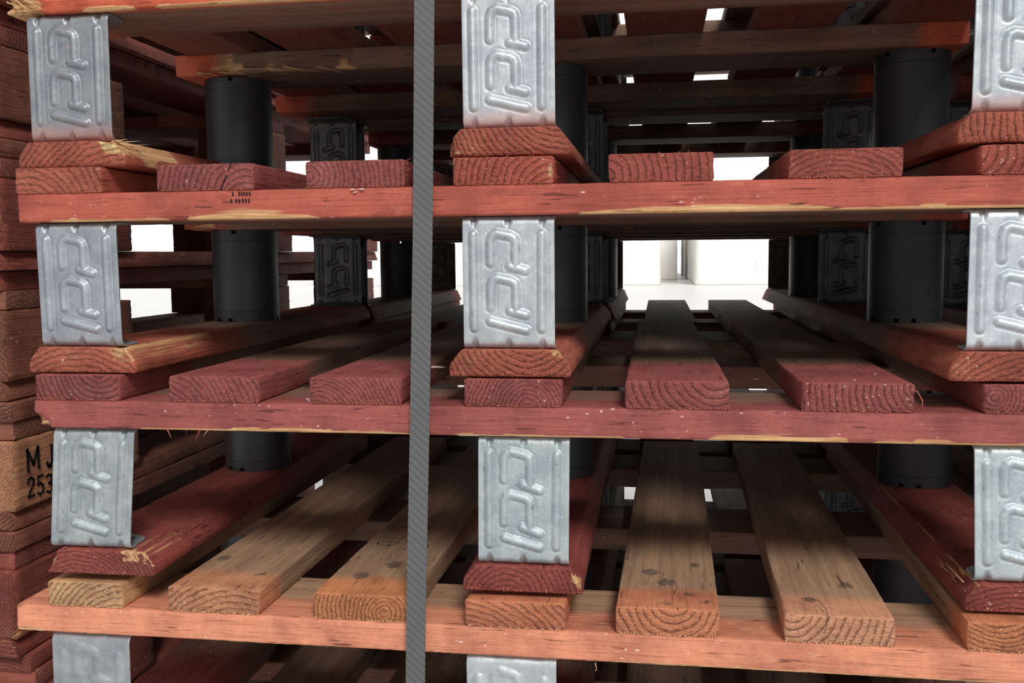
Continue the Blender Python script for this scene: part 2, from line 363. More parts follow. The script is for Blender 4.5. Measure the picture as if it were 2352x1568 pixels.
def bracket_mesh(style, res=0.75):
    wd, hb, R, fl, th = 70.4, 101.4, (7.0 if style != 3 else 10.0), 40.0, 1.6
    arc = R * math.pi / 2; flat = fl - R; web = hb - 2 * R; tot = 2 * flat + 2 * arc + web
    ns = int(tot / res); nu = int(wd / res)
    s = np.linspace(0, tot, ns + 1); u = np.linspace(-wd / 2, wd / 2, nu + 1)
    def prof(s):
        y = np.zeros_like(s); z = np.zeros_like(s); ny = np.zeros_like(s); nz = np.zeros_like(s)
        a = s < flat; y[a] = fl - s[a]; nz[a] = -1
        m = (s >= flat) & (s < flat + arc); th_ = (s[m] - flat) / R; y[m] = R - R * np.sin(th_); z[m] = R - R * np.cos(th_); ny[m] = -np.sin(th_); nz[m] = -np.cos(th_)
        m = (s >= flat + arc) & (s <= flat + arc + web); z[m] = R + (s[m] - flat - arc); ny[m] = -1
        m = (s > flat + arc + web) & (s < flat + 2 * arc + web); th_ = (s[m] - flat - arc - web) / R; y[m] = R - R * np.cos(th_); z[m] = hb - R + R * np.sin(th_); ny[m] = -np.cos(th_); nz[m] = np.sin(th_)
        m = s >= flat + 2 * arc + web; y[m] = R + (s[m] - flat - 2 * arc - web); z[m] = hb; nz[m] = 1
        return y, z, ny, nz
    y, z, ny, nz = prof(s)
    U, Y = np.meshgrid(u, y); Zg = np.repeat(z[:, None], nu + 1, 1); NY = np.repeat(ny[:, None], nu + 1, 1); NZ = np.repeat(nz[:, None], nu + 1, 1); Sg = np.repeat(s[:, None], nu + 1, 1)
    onweb = 1 - sstep(0.0, 3.0, Y)
    h = emboss(U, Zg - hb / 2, style) * onweb
    if style != 3:      # three stiffening dents across each bend
        for cs in (flat + arc * .62, flat + arc * 1.38 + web):
            for cxm in (-26.5, -0.2, 26.0):
                d = np.sqrt(((U - cxm) / 3.4) ** 2 + ((Sg - cs) / 8.0) ** 2); h -= 2.3 * (1 - sstep(0.25, 1.0, d))
    else:
        h += 0.25 * np.sin(U * .2)
    h += 0.22 * fbm(np.stack([U.ravel() * .05, Zg.ravel() * .05, Y.ravel() * .05], 1), style, 2).reshape(U.shape)
    # flanges narrow to a rounded tongue
    k = np.clip((Y - R) / (fl - R), 0, 1); half = 1 - 0.06 * sstep(0, .3, k) - 0.50 * np.clip((k - .55) / .45, 0, 1) ** 2.4
    X = U * half
    out = np.stack([X, Y + NY * h, Zg + NZ * h], -1).reshape(-1, 3)
    inn = np.stack([X, Y + NY * (h - th), Zg + NZ * (h - th)], -1).reshape(-1, 3)
    n1 = (ns + 1) * (nu + 1); V = np.concatenate([out, inn])
    I = np.arange(n1).reshape(ns + 1, nu + 1)
    a, b_, c, d_ = I[:-1, :-1].ravel(), I[:-1, 1:].ravel(), I[1:, 1:].ravel(), I[1:, :-1].ravel()
    F = np.concatenate([np.stack([a, b_, c, d_], 1), np.stack([a, d_, c, b_], 1) + n1])
    def rim(e, flip):
        q = np.stack([e[:-1], e[1:], e[1:] + n1, e[:-1] + n1], 1); return q[:, ::-1] if flip else q
    F = np.concatenate([F, rim(I[:, 0], False), rim(I[:, -1], True), rim(I[0], True), rim(I[-1], False)])
    return mk('bracket', V, F, STEELP if style == 2 else STEEL)

def lathe(name, prof, n, mat):
    V = []; F = []
    for (r_, z_) in prof:
        for k in range(n): V.append((r_ * math.cos(2 * math.pi * k / n), r_ * math.sin(2 * math.pi * k / n), z_))
    for i in range(len(prof) - 1):
        for k in range(n): F.append((i * n + k, i * n + (k + 1) % n, (i + 1) * n + (k + 1) % n, (i + 1) * n + k))
    F.append(tuple(range(n))[::-1]); F.append(tuple((len(prof) - 1) * n + k for k in range(n)))
    return mk(name, V, F, mat)

def cylinder_mesh():
    """hollow plastic spacer, collars at both ends with small square notches"""
    n = 96; Ro, Ri, H = 36.4, 32.5, 101.3
    zz = [0, 4.2, 11.3, 11.5, 11.7, 12.4, 60, H - 12.4, H - 11.7, H - 11.5, H - 11.3, H - 4.2, H]
    rr = [Ro, Ro, Ro, Ro - .45, Ro - .1, Ro - .1, Ro - .1, Ro - .1, Ro - .1, Ro - .45, Ro, Ro, Ro]
    notch = set()
    for a in (-90, 10, 120, 200, 270 - 24): 
        k = int((a % 360) / 360 * n); notch |= {(0, k % n), (0, (k + 1) % n)}
    for a in (-78, 30, 100, 210):
        k = int((a % 360) / 360 * n); notch |= {(len(zz) - 2, k % n), (len(zz) - 2, (k + 1) % n)}
    V = []; F = []; m = len(zz)
    for R_ in (0, 1):
        for i in range(m):
            for k in range(n):
                a = 2 * math.pi * k / n; r_ = rr[i] if R_ == 0 else Ri; V.append((r_ * math.cos(a), r_ * math.sin(a), zz[i]))
    for i in range(m - 1):
        for k in range(n):
            k2 = (k + 1) % n
            if (i, k) in notch: continue
            F.append((i * n + k, i * n + k2, (i + 1) * n + k2, (i + 1) * n + k))
            o = m * n; F.append((o + i * n + k, o + (i + 1) * n + k, o + (i + 1) * n + k2, o + i * n + k2))
    for k in range(n):
        k2 = (k + 1) % n; o = m * n
        if (0, k) not in notch: F.append((k, o + k, o + k2, k2))
        if (m - 2, k) not in notch: F.append(((m - 1) * n + k, (m - 1) * n + k2, o + (m - 1) * n + k2, o + (m - 1) * n + k))
    me = mk('plastic_spacer', V, F, PLAST, smooth=False); N = [abs(p.normal.z) < .5 for p in me.polygons]
    me.polygons.foreach_set('use_smooth', N)
    ed = set()
    for p in me.polygons:
        if abs(p.normal.z) >= .5: ed |= set(tuple(sorted(k)) for k in p.edge_keys)
    sh = [tuple(sorted(e.vertices)) in ed for e in me.edges]
    a = me.attributes.new('sharp_edge', 'BOOLEAN', 'EDGE'); a.data.foreach_set('value', sh)
    return me

BR1, BR2, BR3 = bracket_mesh(1), bracket_mesh(2), bracket_mesh(3)
BRL = bracket_mesh(1, 1.6)
CYL = cylinder_mesh()
RIVET = lathe('rivet', [(7.2, 0), (7.2, .8), (6.4, 1.5), (4.6, 1.7), (4.0, .9), (2.0, 1.1), (.6, 1.3)], 32, RIV)

# ------------------------------------------------------------------ pallet geometry (mm)
HR, HB, HS, HD = 21.7, 101.6, 22.8, 20.7
H1, H2, H3, H4 = HR, HR + HB, HR + HB + HS, HR + HB + HS + HD
DEP = 652.0
NOM_L = [0, 116, 238, 356, 477, 602, 729]
rnd = random.Random(7)

def fine_ys(L, near=260, a=3.5, b=14.0):
    y = [0, 1.6]; 
    while y[-1] < near: y.append(y[-1] + a)
    while y[-1] < L - 20: y.append(y[-1] + b)
    y += [L - 5, L]; return np.array(y, float)

def pdeck(d0, d1, base=0.0):         # overspray reaches in from both ends and thins out
    return lambda x, y, z: np.maximum(1 - sstep(d0, d1, np.minimum(y, DEP - y)), base) 
def pfront(x, y, z):       # front cross board: local x runs into the stack (x=-w/2 faces out)
    return np.where(x < -46, 1.0, 0.0)

def build_pallet(name, root, cfg):
    """cfg: colours and measured positions for one pallet in the front stack"""
    sd = cfg['seed']
    L_ = cfg.get('deck', NOM_L); Wd = cfg.get('dw', [77] * 7); cols = cfg['deck_col']
    for i in range(7):
        me = board('deck_board', DEP, Wd[i], HD, sd * 100 + i, ys=fine_ys(DEP, cfg.get('near', 230)), paint=pdeck(*cfg.get('fade', (70, 200)), cfg.get('dbase', .3)),
                   wear=cfg.get('dwear', {}).get(i), stain=cfg.get('stain', {}).get(i), chips=cfg.get('dchips', {}).get(i, ()), rough=cfg.get('drough', 1.0), mat=cfg.get('mat'))
        o = add('deck_board', me, root, (L_[i] + Wd[i] / 2, cfg.get('dy', [0] * 7)[i], H3), color=cols[i] if isinstance(cols, list) else cols)
        if cfg.get('dlab', {}).get(i): o['label'] = cfg['dlab'][i]
    # cross boards (length along X)
    x0, x1 = cfg.get('sx', (-7, 806))
    for k, yc in enumerate((47.5, 326, 604.5)):
        front = k == 0
        sp_ = cfg.get('spaint')
        wear = cfg.get('swear') if front else None
        def pfn(x, y, z, k=k):
            # outward face painted; undersides and inner faces mostly bare with overspray near the ends
            outer = {0: (x < -46.5) * 1.0, 1: 0 * x, 2: (x > 46.5) * 1.0}[k]
            top = (z > HS - 1) * (1 - sstep(10, 75, x + 47.5)) * .95 if k == 0 else 0 * x
            under = (z < 1) * (1 - sstep(0, 26, x + 47.5)) * .8 if k == 0 else 0 * x
            ends = 1 - sstep(10, 90, np.minimum(y, (x1 - x0) - y))
            inner = cfg.get('inner', .42) if k else 0.3
            if sp_: inner = sp_
            return np.clip(np.maximum(np.maximum(outer, top), np.maximum(np.maximum(ends, under), inner)), 0, 1)
        me = board('cross_board', x1 - x0, 95, HS, sd * 100 + 20 + k, fine=front, step=None if front else 8,
                   paint=lambda x, y, z: pfn(-x, y, z), wear=(lambda x, y, z: wear(-x, y, z)) if wear else None,
                   chips=[(-c[0],) + c[1:] for c in (cfg.get('schips', ()) if front else cfg.get('mchips', ()) if k == 1 else ())], rough=cfg.get('srough', 1.0), mat=cfg.get('mat') if front else None)
        # the board's length (+Y) runs along X; its +x side faces out of the stack
        o = add('cross_board', me, root, (x0, yc, H2), (0, 0, 0), cfg['str_col'])
        o.matrix_local = Matrix.Translation(Vector((x0, yc, H2)) * MM) @ Matrix(((0, 1, 0, 0), (-1, 0, 0, 0), (0, 0, 1, 0), (0, 0, 0, 1)))
        if k and 'str_in' in cfg: o.color = cfg['str_in']
    me = None
    for i in range(3):
        rc = cfg['run'][i]
        lift = 1.7 if sd in (3, 4) else .8
        me = board('runner', DEP, 94.0, HR - lift, sd * 100 + 40 + i, ys=fine_ys(DEP, 200), chamfer=75.5, paint=pdeck(*cfg.get('rfade', (90, 330)), .25),
                   wear=cfg.get('rwear', {}).get(i), chips=cfg.get('rchips', {}).get(i, ()), rough=1.0)
        o = add('runner', me, root, (rc, 0, lift), color=cfg['run_col'][i] if isinstance(cfg['run_col'], list) else cfg['run_col'])
        bc, bt = cfg['brk'][i]
        bm_ = cfg.get('bmesh', BR1)
        if abs(bt) > .004:      # knocked slightly askew: the plate leans while its feet stay flat
            bm_ = bm_.copy(); bm_.transform(Matrix(((1, 0, math.tan(bt), 0), (0, 1, 0, 0), (0, 0, 1, 0), (0, 0, 0, 1))))
        o = add('bracket', bm_, root, (bc, 4.5, H1 + .1), color=cfg['bcols'][i])  # left brackets get a darker colour standing in for dimmer reflections
        for xr in (-19, 19):
            rv = add('rivet', RIVET, o, (xr, 23, 1.5)); rv['label'] = 'shiny domed rivet'
        o = add('plastic_spacer', CYL, root, (rc + cfg.get('cdx', (0, 0, 0))[i], DEP / 2, H1 + .15), (0, 0, rnd.uniform(-.2, .2)))
        o = add('bracket', BRL, root, (rc, DEP - 3.5, H1 + .1), (0, 0, math.pi), (.20, .20, .205, 0))  # far-end bracket tinted darker than the front ones
        o['label'] = 'dark bracket at the far end'

# ---- generic low detail pallet used for the stacks behind and beside
def generic_parts():
    g = {}
    for v in range(3):
        g['deck', v] = board('deck_board', DEP, 77, HD, 900 + v, fine=False, step=9, paint=pdeck(30, 110))
        g['run', v] = board('runner', DEP, 94, HR, 910 + v, fine=False, step=9, chamfer=75.5, paint=pdeck(30, 110))
        g['str', v] = board('cross_board', 806, 95, HS, 920 + v, fine=False, step=10, paint=lambda x, y, z: np.clip(.3 + 1 - sstep(10, 90, np.minimum(y, 806 - y)), 0, 1))
    return g
GEN = generic_parts()
def build_generic(root, col, seed, bright=False):
    r_ = random.Random(seed)
    for i in range(7):
        add('deck_board', GEN['deck', r_.randrange(3)], root, (NOM_L[i] + 38.5 + r_.uniform(-3, 3), 0, H3), color=col)
    for yc in (47.5, 326, 604.5):
        o = add('cross_board', GEN['str', r_.randrange(3)], root, color=col)
        o.matrix_local = Matrix.Translation(Vector((-2, yc, H2)) * MM) @ Matrix(((0, 1, 0, 0), (-1, 0, 0, 0), (0, 0, 1, 0), (0, 0, 0, 1)))
    for rc in (39, 397, 764):
        add('runner', GEN['run', r_.randrange(3)], root, (rc, 0, .3), color=col)
        for yy, rz in ((4, 0), (DEP - 3.5, math.pi)):
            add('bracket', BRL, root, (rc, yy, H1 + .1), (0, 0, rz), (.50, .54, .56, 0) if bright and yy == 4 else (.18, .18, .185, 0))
        add('plastic_spacer', CYL, root, (rc, DEP / 2, H1 + .15))

def pallet_root(dx, dy, dz, yaw=0, roll=0, name='pallet'):
    e = bpy.data.objects.new(name, None); COL.objects.link(e); e.empty_display_size = .05
    M = Matrix.Rotation(yaw, 4, 'Z') @ Matrix.Rotation(roll, 4, 'Y'); c = Vector((375, 0, 80)) * MM
    T = Matrix.Translation(c + Vector((dx, dy, dz + Z0)) * MM) @ M @ Matrix.Translation(-c)
    e.matrix_world = T; return e

RED = (0.43, 0.096, 0.064, 1); RED2 = (0.37, 0.086, 0.062, 1); PINK = (0.315, 0.080, 0.070, 1); BRIGHT = (0.58, 0.115, 0.055, 1)
ORANGE = (0.68, 0.260, 0.150, 1); RUST = (0.43, 0.115, 0.070, 1); DEEP = (0.29, 0.064, 0.050, 1)

def wear_bands(bands):
    """bands = (y0, y1, height of worn strip from the lower edge) on a cross board's outer face"""
    def f(x, y, z):
        v = 0 * x
        for y0, y1, h in bands:
            c = (y0 + y1) / 2; hw = (y1 - y0) / 2
            prof = h * np.clip(1 - ((y - c) / hw) ** 2, 0, 1) ** .6
            v = np.maximum(v, (x < -40) * np.clip((prof - z) / 5 + .62, 0, 1) * (np.abs(y - c) < hw) * .9)
            v = np.maximum(v, (z < 1) * (x < -47.5 + h * 2.2) * (np.abs(y - c) < hw) * .8)
        return v
    return f

def edge_wear(x0, x1, y0, y1, v=.8):
    return lambda x, y, z: ((x >= x0) & (x <= x1) & (y >= y0) & (y <= y1) & (z > 7)) * v

A = dict(seed=1, dbase=.55, deck_col=RED2, str_col=BRIGHT, run_col=[RUST, RUST, RUST], run=[39, 397.5, 764.5], brk=[(38.3, .008), (397.5, 0), (763, .008)],
         bcols=[(.30, .31, .33, .8), (.52, .55, .57, .8), (.50, .54, .56, .8)], sx=(-12, 806), spaint=.30,
         swear=wear_bands([(0, 24, 16), (70, 110, 3), (130, 420, 2), (300, 800, 2.5)]),
         schips=[(-47, 18, 0, 20, 4), (-47, 0, 12, 12, 4)], inner=.95, mchips=[(-47, 60, 0, 30, 6), (-47, 120, 0, 26, 5), (-47, 190, 0, 16, 3)],
         rwear={0: edge_wear(30, 48, 0, 90, .75)},
         rchips={0: [(40, 6, 20, 12, 3), (44, 40, 16, 22, 3)], 1: [(-47, 0, 6, 8, 4), (-40, 0, 0, 7, 4)]})
Bc = dict(seed=2, deck=[-8, 114.5, 238, 354, 471, 600, 730], dw=[75.5, 81, 79, 77, 77, 79, 77],
          deck_col=[RUST, PINK, PINK, RED, RED2, RED2, RED], str_col=RED, run_col=RUST, run=[42.5, 396, 760.5],
          brk=[(41.6, -.010), (395.5, 0), (761, 0)], bcols=[(.36, .385, .42, .12), (.50, .535, .55, .1), (.54, .58, .61, .05)], sx=(-7, 807), spaint=.34,
          swear=wear_bands([(145, 255, 8), (455, 640, 5), (640, 800, 2), (30, 130, 1)]),
          mchips=[(-47, 20, 0, 25, 5)],
          rwear={0: edge_wear(26, 48, 0, 150, .50)}, rchips={0: [(36, 2, 21, 14, 2)], 1: [(44, 0, 20, 8, 1)]},
          dchips={3: [(38, 0, 10, 6, 2)]})
Cc = dict(seed=3, rfade=(150, 600), deck=[-1, 115, 232, 355, 477, 604.5, 729.5], dw=[74, 76, 74.5, 75.5, 77, 79, 77],
          deck_col=PINK, str_col=PINK, run_col=[DEEP, DEEP, DEEP], run=[49, 399, 768.5], near=240,
          brk=[(38.4, .082), (399.4, .010), (764.5, -.036)], bmesh=BR2, bcols=[(.38, .42, .43, 0), (.43, .48, .49, 0), (.50, .555, .57, 0)], sx=(-3, 807), spaint=.4,
          swear=wear_bands([(90, 330, 2.2), (350, 480, 1.5), (540, 640, 3.5), (660, 780, 1.2)]),
          schips=[(-47, 2, 0, 13, 5), (-40, 0, 20, 8, 3)], fade=(60, 190),
          rwear={0: edge_wear(26, 48, 0, 60, .42), 2: edge_wear(-48, -34, 0, 300, .30)}, rchips={0: [(30, 0, 20, 14, 2), (-47, 0, 10, 8, 3)], 1: [(46, 3, 10, 9, 3)]},
          dwear={})
Dst = {1: [(129.5 - 155, 77, 7), (179 - 155, 39, 4.5)], 2: [(265.5 - 279, 46, 8), (284.6 - 279, 77, 9)],
       4: [(501.8 - 517, 83, 8), (516 - 517, 60, 9), (539.6 - 517, 105, 6), (534 - 517, 35, 5), (546 - 517, 19, 4), (516 - 517, 14, 5)], 5: [(623.7 - 640, 35, 6), (655.6 - 640, 70, 7)]}
Dc = dict(seed=4, mat=WOODT, str_in=DEEP, inner=.85, dbase=0, deck=[8, 116, 240, 363, 479, 602, 727.5], dw=[68, 79, 79.5, 78.5, 77, 77.5, 77],
          deck_col=[(.62, .36, .18, 1), (.60, .27, .14, 1), (.62, .24, .10, 1), (.58, .20, .10, 1), (.60, .22, .11, 1), (.64, .30, .17, 1), (.60, .22, .10, 1)],
          str_col=ORANGE, run_col=DEEP, run=[39, 397, 764], brk=[(40.3, .02), (398.2, 0), (765, 0)], bmesh=BR3, bcols=[(.36, .37, .39, .5), (.50, .54, .555, .1), (.5, .54, .56, .1)],
          sx=(-22, 808), fade=(8, 75), stain=Dst, spaint=.3, swear=wear_bands([(0, 26, 3), (500, 800, 1)]))
Ec = dict(seed=5, bcols=[(.5, .54, .56, 0)] * 3, deck_col=RED2, str_col=RED2, run_col=DEEP, run=[39, 397, 764], brk=[(39, 0), (397, 0), (764, 0)])

def T(o, label, cat='pallet', group=None): return tag(o, label, cat, group)
GF = 'half pallets in the strapped front stack'
rA = pallet_root(-1.750, 7.107, 167.452, -0.00135, -0.00220); build_pallet('A', rA, A)
T(rA, 'topmost fully seen red pallet in strapped stack, bright red cross board cut by photo top', group=GF)
rB = pallet_root(0, 0, 0); build_pallet('B', rB, Bc)
T(rB, 'red pallet in strapped stack with yellow scrapes on the lower edge of its front board', group=GF)
rC = pallet_root(6.493, -6.239, -167.3, 0.00532, 0.00137); build_pallet('C', rC, Cc)
T(rC, 'pinkish red pallet in strapped stack with pebbled steel brackets and ragged left end', group=GF)
rD = pallet_root(-1.389, -13.899, -337.4, -0.01736, -0.0058); build_pallet('D', rD, Dc)
T(rD, 'orange and tan wooden pallet in strapped stack with dark nail stains, lowest fully seen', group=GF)

rE = pallet_root(0, -8, -505.0); build_pallet('E', rE, Ec)
rE['label'] = 'dark red pallet at the bottom of photo, under the orange cross board'; rE['category'] = 'pallet'; rE['group'] = GF
# pallet above the photo's top edge, seen through the gaps in the boards, an unseen one added above it to block light, and the one on the floor
for k, (dz, col, lab) in enumerate(((335.4, RED2, 'red pallet above the topmost steel brackets, glimpsed through deck gaps'),
                                    (503.2, RED2, 'unseen red pallet added over the strapped front stack to block light'),)):
    r = pallet_root(1 - k, 4, dz); build_generic(r, col, 40 + k); T(r, lab, group=GF)
r = pallet_root(1, -4, -Z0); build_generic(r, DEEP, 45); T(r, 'dark red pallet on the floor under the strapped front stack', group=GF)

# ------------------------------------------------------------------ stacks behind and to the right
words = ['on the floor, lowest', 'second from the floor', 'third from the floor', 'fourth from the floor', 'fifth from the floor', 'sixth from the floor', 'seventh from the floor']
rr_ = random.Random(11)
def steel_stack(x0, y0, what, group, z_off, cols, n=7):
    for k in range(n):
        r = pallet_root(x0 + rr_.uniform(-4, 4), y0 + rr_.uniform(-6, 6), -Z0 + 167.0 * k, rr_.uniform(-.004, .004))
        build_generic(r, cols[k % len(cols)], 60 + k + int(x0), k in (1, 2) and y0 > 600)
        T(r, 'red pallet %s, %s' % (words[k], what), group=group)
steel_stack(8, 668, 'in the stack directly behind the strapped one', 'pallets in the stack behind', 0, [RED2, DEEP, PINK, RED2])
steel_stack(875, 2, 'in the stack right of the strapped one', 'pallets in the right-hand stack', 0, [DEEP, RED2])

steel_stack(884, 672, 'in the far right stack, behind the right-hand one', 'pallets in the far right stack', 0, [RED2, DEEP])

# ------------------------------------------------------------------ wooden block pallets to the left
BW, BLK = 100.0, 75.6
def block(name, wx, ly, hz, seed, fine):
    return board(name, ly, wx, hz, seed, fine=fine, step=5 if fine else 16, rough=1.8, r=2.2)
LB = {}
for v in range(3):
    LB['b1', v] = block('block', BW, 150, BLK, 700 + v, True)
    LB['brun', v] = board('runner', 1354, 100, 20.5, 720 + v, fine=False, step=12, chamfer=84, rough=1.8)
    LB['bdeck', v] = board('deck_board', 1354, 110 if v else 120, 20.5, 730 + v, fine=False, step=12, rough=1.6)
    LB['bstr', v] = board('cross_board', 800, 140, 20.5, 740 + v, fine=False, step=12, rough=1.6)
    LB['b0', v] = block('block', BW, 252, BLK, 710 + v, True)
LY0, LY1 = 195, 1549
def left_pallet(z, k, cols, xr=-165.0, dy=0, yaw=0.0):
    e = bpy.data.objects.new('block_pallet', None); COL.objects.link(e); e.empty_display_size = .05
    e.matrix_world = Matrix.Translation(W3(xr, LY0 + dy, z)) @ Matrix.Rotation(yaw, 4, 'Z')
    r = random.Random(300 + k)
    for xc in (-50, -400, -750):
        add('runner', LB['brun', r.randrange(3)], e, (xc, 0, 0), color=cols[0])
        for y0, key in ((0, 'b0'), (655, 'b1'), (1204, 'b1')):
            add('block', LB[key, r.randrange(3)], e, (xc + (0 if xc == -50 else r.uniform(-2, 2)), y0, 20.5 + .1), color=cols[1])
    for y0 in (140, 730, 1280 - 70):
        o = add('cross_board', LB['bstr', r.randrange(3)], e, color=cols[0])
        o.matrix_local = Matrix.Translation(Vector((-800, y0 + (0 if y0 > 200 else -66), 20.5 + BLK + .2)) * MM) @ Matrix(((0, 1, 0, 0), (-1, 0, 0, 0), (0, 0, 1, 0), (0, 0, 0, 1)))
    for xc in (-57, -225, -400, -575, -743):
        add('deck_board', LB['bdeck', r.randrange(3)], e, (xc, r.uniform(-4, 2), 41 + BLK + .3), color=cols[2])
    return e
zs = [-333 - 138.2 * 2, -333 - 138.2, -333, -194.8, -56.6, 81.6, 219.8, 358, 496.2]
LC = [(DEEP, DEEP, DEEP)] * 9
BRN = (.24, .085, .052, 1); BRNB = (.50, .235, .12, 1); DKR = (.26, .066, .046, 1)
LC = [(DKR, DKR, DKR), (DKR, DKR, DKR), (DKR, DKR, BRN), (BRN, BRNB, BRN), (BRN, BRN, DKR), (DKR, DKR, BRN), (DKR, BRN, DKR), (DKR, DKR, DKR), (DKR, DKR, DKR)]
lw = ['lowest in the left stack, on timber bearers', 'second from the bottom of the left stack', 'in the left stack with broken corners, below the stencilled one',
      'with black stencilled letters on its pale corner block', 'in the left stack directly above the stencilled one', 'in the left stack beside the cylinders of the second pallet layer',
      'in the left stack level with the top left steel bracket', 'in the left stack near the top edge of photo', 'on top of the left stack']
for k, z in enumerate(zs):
    e = left_pallet(z + .01 * k, k, LC[k], dy=[0, 5, -8, -3, 4, -2, 6, 0, 3][k], xr=-165 + [0, 4, -3, 0, -5, 2, -4, 3, 0][k], yaw=[0, .002, -.003, 0, .003, -.002, .004, 0, .001][k])
    T(e, 'wooden block pallet ' + lw[k], group='wooden block pallets in the left stack')
    if k == 3: stencilled = e
for x in (-215, -565, -915):
    me = mk('timber_bearer', [(a, b_, c) for a in (-40, 40) for b_ in (0, 1354) for c in (0, 62.0)], [(0, 1, 3, 2), (4, 6, 7, 5), (0, 4, 5, 1), (2, 3, 7, 6), (0, 2, 6, 4), (1, 5, 7, 3)], WOOD, {'paint': [0] * 8}, False)
    o = add('timber_bearer', me, None, (x, LY0, 0)); o.color = RED2
    tag(o, 'squared timber bearer under the left stack, ' + {-215: 'nearest the strapped stack', -565: 'the middle one', -915: 'farthest from the strapped stack'}[x], 'timber', 'bearers under the left stack')

# ------------------------------------------------------------------ loose marks and splinters on the front stack
def ribbon(name, strokes, wd, z, parent, mat, plane='top'):
    V = []; F = []
    for st in strokes:
        for a, b_ in zip(st[:-1], st[1:]):
            dx, dy = b_[0] - a[0], b_[1] - a[1]; l = math.hypot(dx, dy) or 1; nx, ny = -dy / l * wd / 2, dx / l * wd / 2; ex, ey = dx / l * wd / 2, dy / l * wd / 2
            i = len(V)
            q = [(a[0] - nx - ex, a[1] - ny - ey), (b_[0] - nx + ex, b_[1] - ny + ey), (b_[0] + nx + ex, b_[1] + ny + ey), (a[0] + nx - ex, a[1] + ny - ey)]
            for zz in (z, z + .12):
                for p in q: V.append((p[0], p[1], zz) if plane == 'top' else (p[0], -zz, p[1]) if plane == 'front' else (zz, p[0], p[1]))
            F += [(i, i + 1, i + 2, i + 3), (i + 4, i + 7, i + 6, i + 5), (i, i + 4, i + 5, i + 1), (i + 1, i + 5, i + 6, i + 2), (i + 2, i + 6, i + 7, i + 3), (i + 3, i + 7, i + 4, i)]
    return add(name, mk(name, V, F, mat, smooth=False), parent)
def at_(st, y, z, k=1.0): return [[(a * k + y, b_ * k + z) for a, b_ in q] for q in st]
Mst = [[(0, 0), (0, 22), (9, 6), (18, 22), (18, 0)]]; Jst = [[(9, 22), (9, 5), (6, 0), (2, 0), (0, 4)]]
n2 = [[(0, 15), (2, 19), (6, 20), (10, 17), (9, 12), (3, 5), (0, 0), (10, 0)]]; n5 = [[(10, 20), (2, 20), (1, 11), (6, 12), (10, 8), (9, 2), (4, 0), (0, 2)]]
n3 = [[(0, 18), (4, 20), (9, 18), (8, 12), (4, 10.5), (9, 8), (10, 3), (5, 0), (0, 2)]]
oy, oz = 195 - 2, -194.8
o = ribbon('stencilled_letters', at_(Mst, 217 - oy, -134.5 - oz) + at_(Jst, 250 - oy, -137 - oz), 4.2, .55, stencilled, INK, 'side'); o['label'] = 'black stencilled M J'
o = ribbon('stencilled_letters', at_(n2, 215 - oy, -163 - oz) + at_(n5, 231 - oy, -164.5 - oz) + at_(n3, 247 - oy, -166.5 - oz), 2.8, .55, stencilled, INK, 'side'); o['label'] = 'black stencilled 253'
W_ = [[(250.9, 157.2), (269.5, 149.2), (270.3, 162.0)],
      [(251.4, 139.0), (262, 141.5), (270.3, 142.4), (269.6, 136.7), (265.5, 129.5), (256.5, 128.7), (252.7, 132.1), (251.4, 139.0)],
      [(279.5, 152.2), (299.7, 152.8)], [(287.6, 141.9), (287.6, 153.1), (287.9, 163.3)], [(279.8, 133.8), (299.6, 135.4)],
      [(280.9, 119.0), (280.6, 123.1), (287.1, 127.4), (287.1, 134.0)], [(288.0, 127.5), (291.9, 123.2), (295.8, 124.9), (300.4, 130.5), (299.6, 135.4)],
      [(249.8, 193.7), (254.1, 184.6), (257.9, 185.0), (260.6, 194.9), (265.5, 185.9), (269.0, 190.4), (268.3, 198.6)],
      [(249.7, 207.8), (250.0, 217.9), (254.8, 215.5), (259.1, 211.7), (264.5, 209.4), (269.7, 215.7)]]
ribbon('handwritten_marks', W_, 0.9, H4 - .1, rD, INK)['label'] = 'handwritten black letters 7D and R'
stamp = []
for x in (178.5, 183.8, 186, 188, 190, 192.4): stamp.append([(x, 144.2 - (x > 185) * .4), (x + .4, 142.0)])
for x in (177, 181, 183.5, 186.5, 189, 191.5): stamp.append([(x, 138.6), (x + .3, 136.4)])
ribbon('split', [[(178, 167.2), (175.5, 161), (172, 154), (169, 146.6)]], 1.0, -.35, rB, INK, 'front')['label'] = 'dark diagonal split in the board end'
ribbon('stamp_marks', stamp, 1.2, -.05, rB, INK, 'front')['label'] = 'worn black stamp'

def splinter(parent, p, v, wdt, mat, seed, name='splinter'):
    """ragged tapering sliver from p along v"""
    r = random.Random(seed); n = 7; v = Vector(v); L = v.length; d = v.normalized(); up = Vector((0, 0, 1)) if abs(d.z) < .8 else Vector((0, 1, 0)); sd_ = d.cross(up).normalized(); u2 = sd_.cross(d)
    V = []; F = []; bend = Vector((r.uniform(-.1, .1), r.uniform(-.1, .1), r.uniform(-.1, .1))) * L
    for i in range(n + 1):
        t = i / n; c = Vector(p) + d * (L * t) + bend * t * t; ww = wdt * (1 - t ** 1.6) * r.uniform(.8, 1.15) + .12; h = ww * .35
        for a, b_ in ((-.5, -.5), (.5, -.35), (.45, .5), (-.4, .4)): V.append(tuple(c + sd_ * (a * ww) + u2 * (b_ * h)))
    for i in range(n):
        for k in range(4): F.append((i * 4 + k, i * 4 + (k + 1) % 4, (i + 1) * 4 + (k + 1) % 4, (i + 1) * 4 + k))
    F.append((3, 2, 1, 0)); F.append((n * 4, n * 4 + 1, n * 4 + 2, n * 4 + 3))
    return add(name, mk(name, V, F, mat, smooth=False), parent)
R_ = random.Random(5)
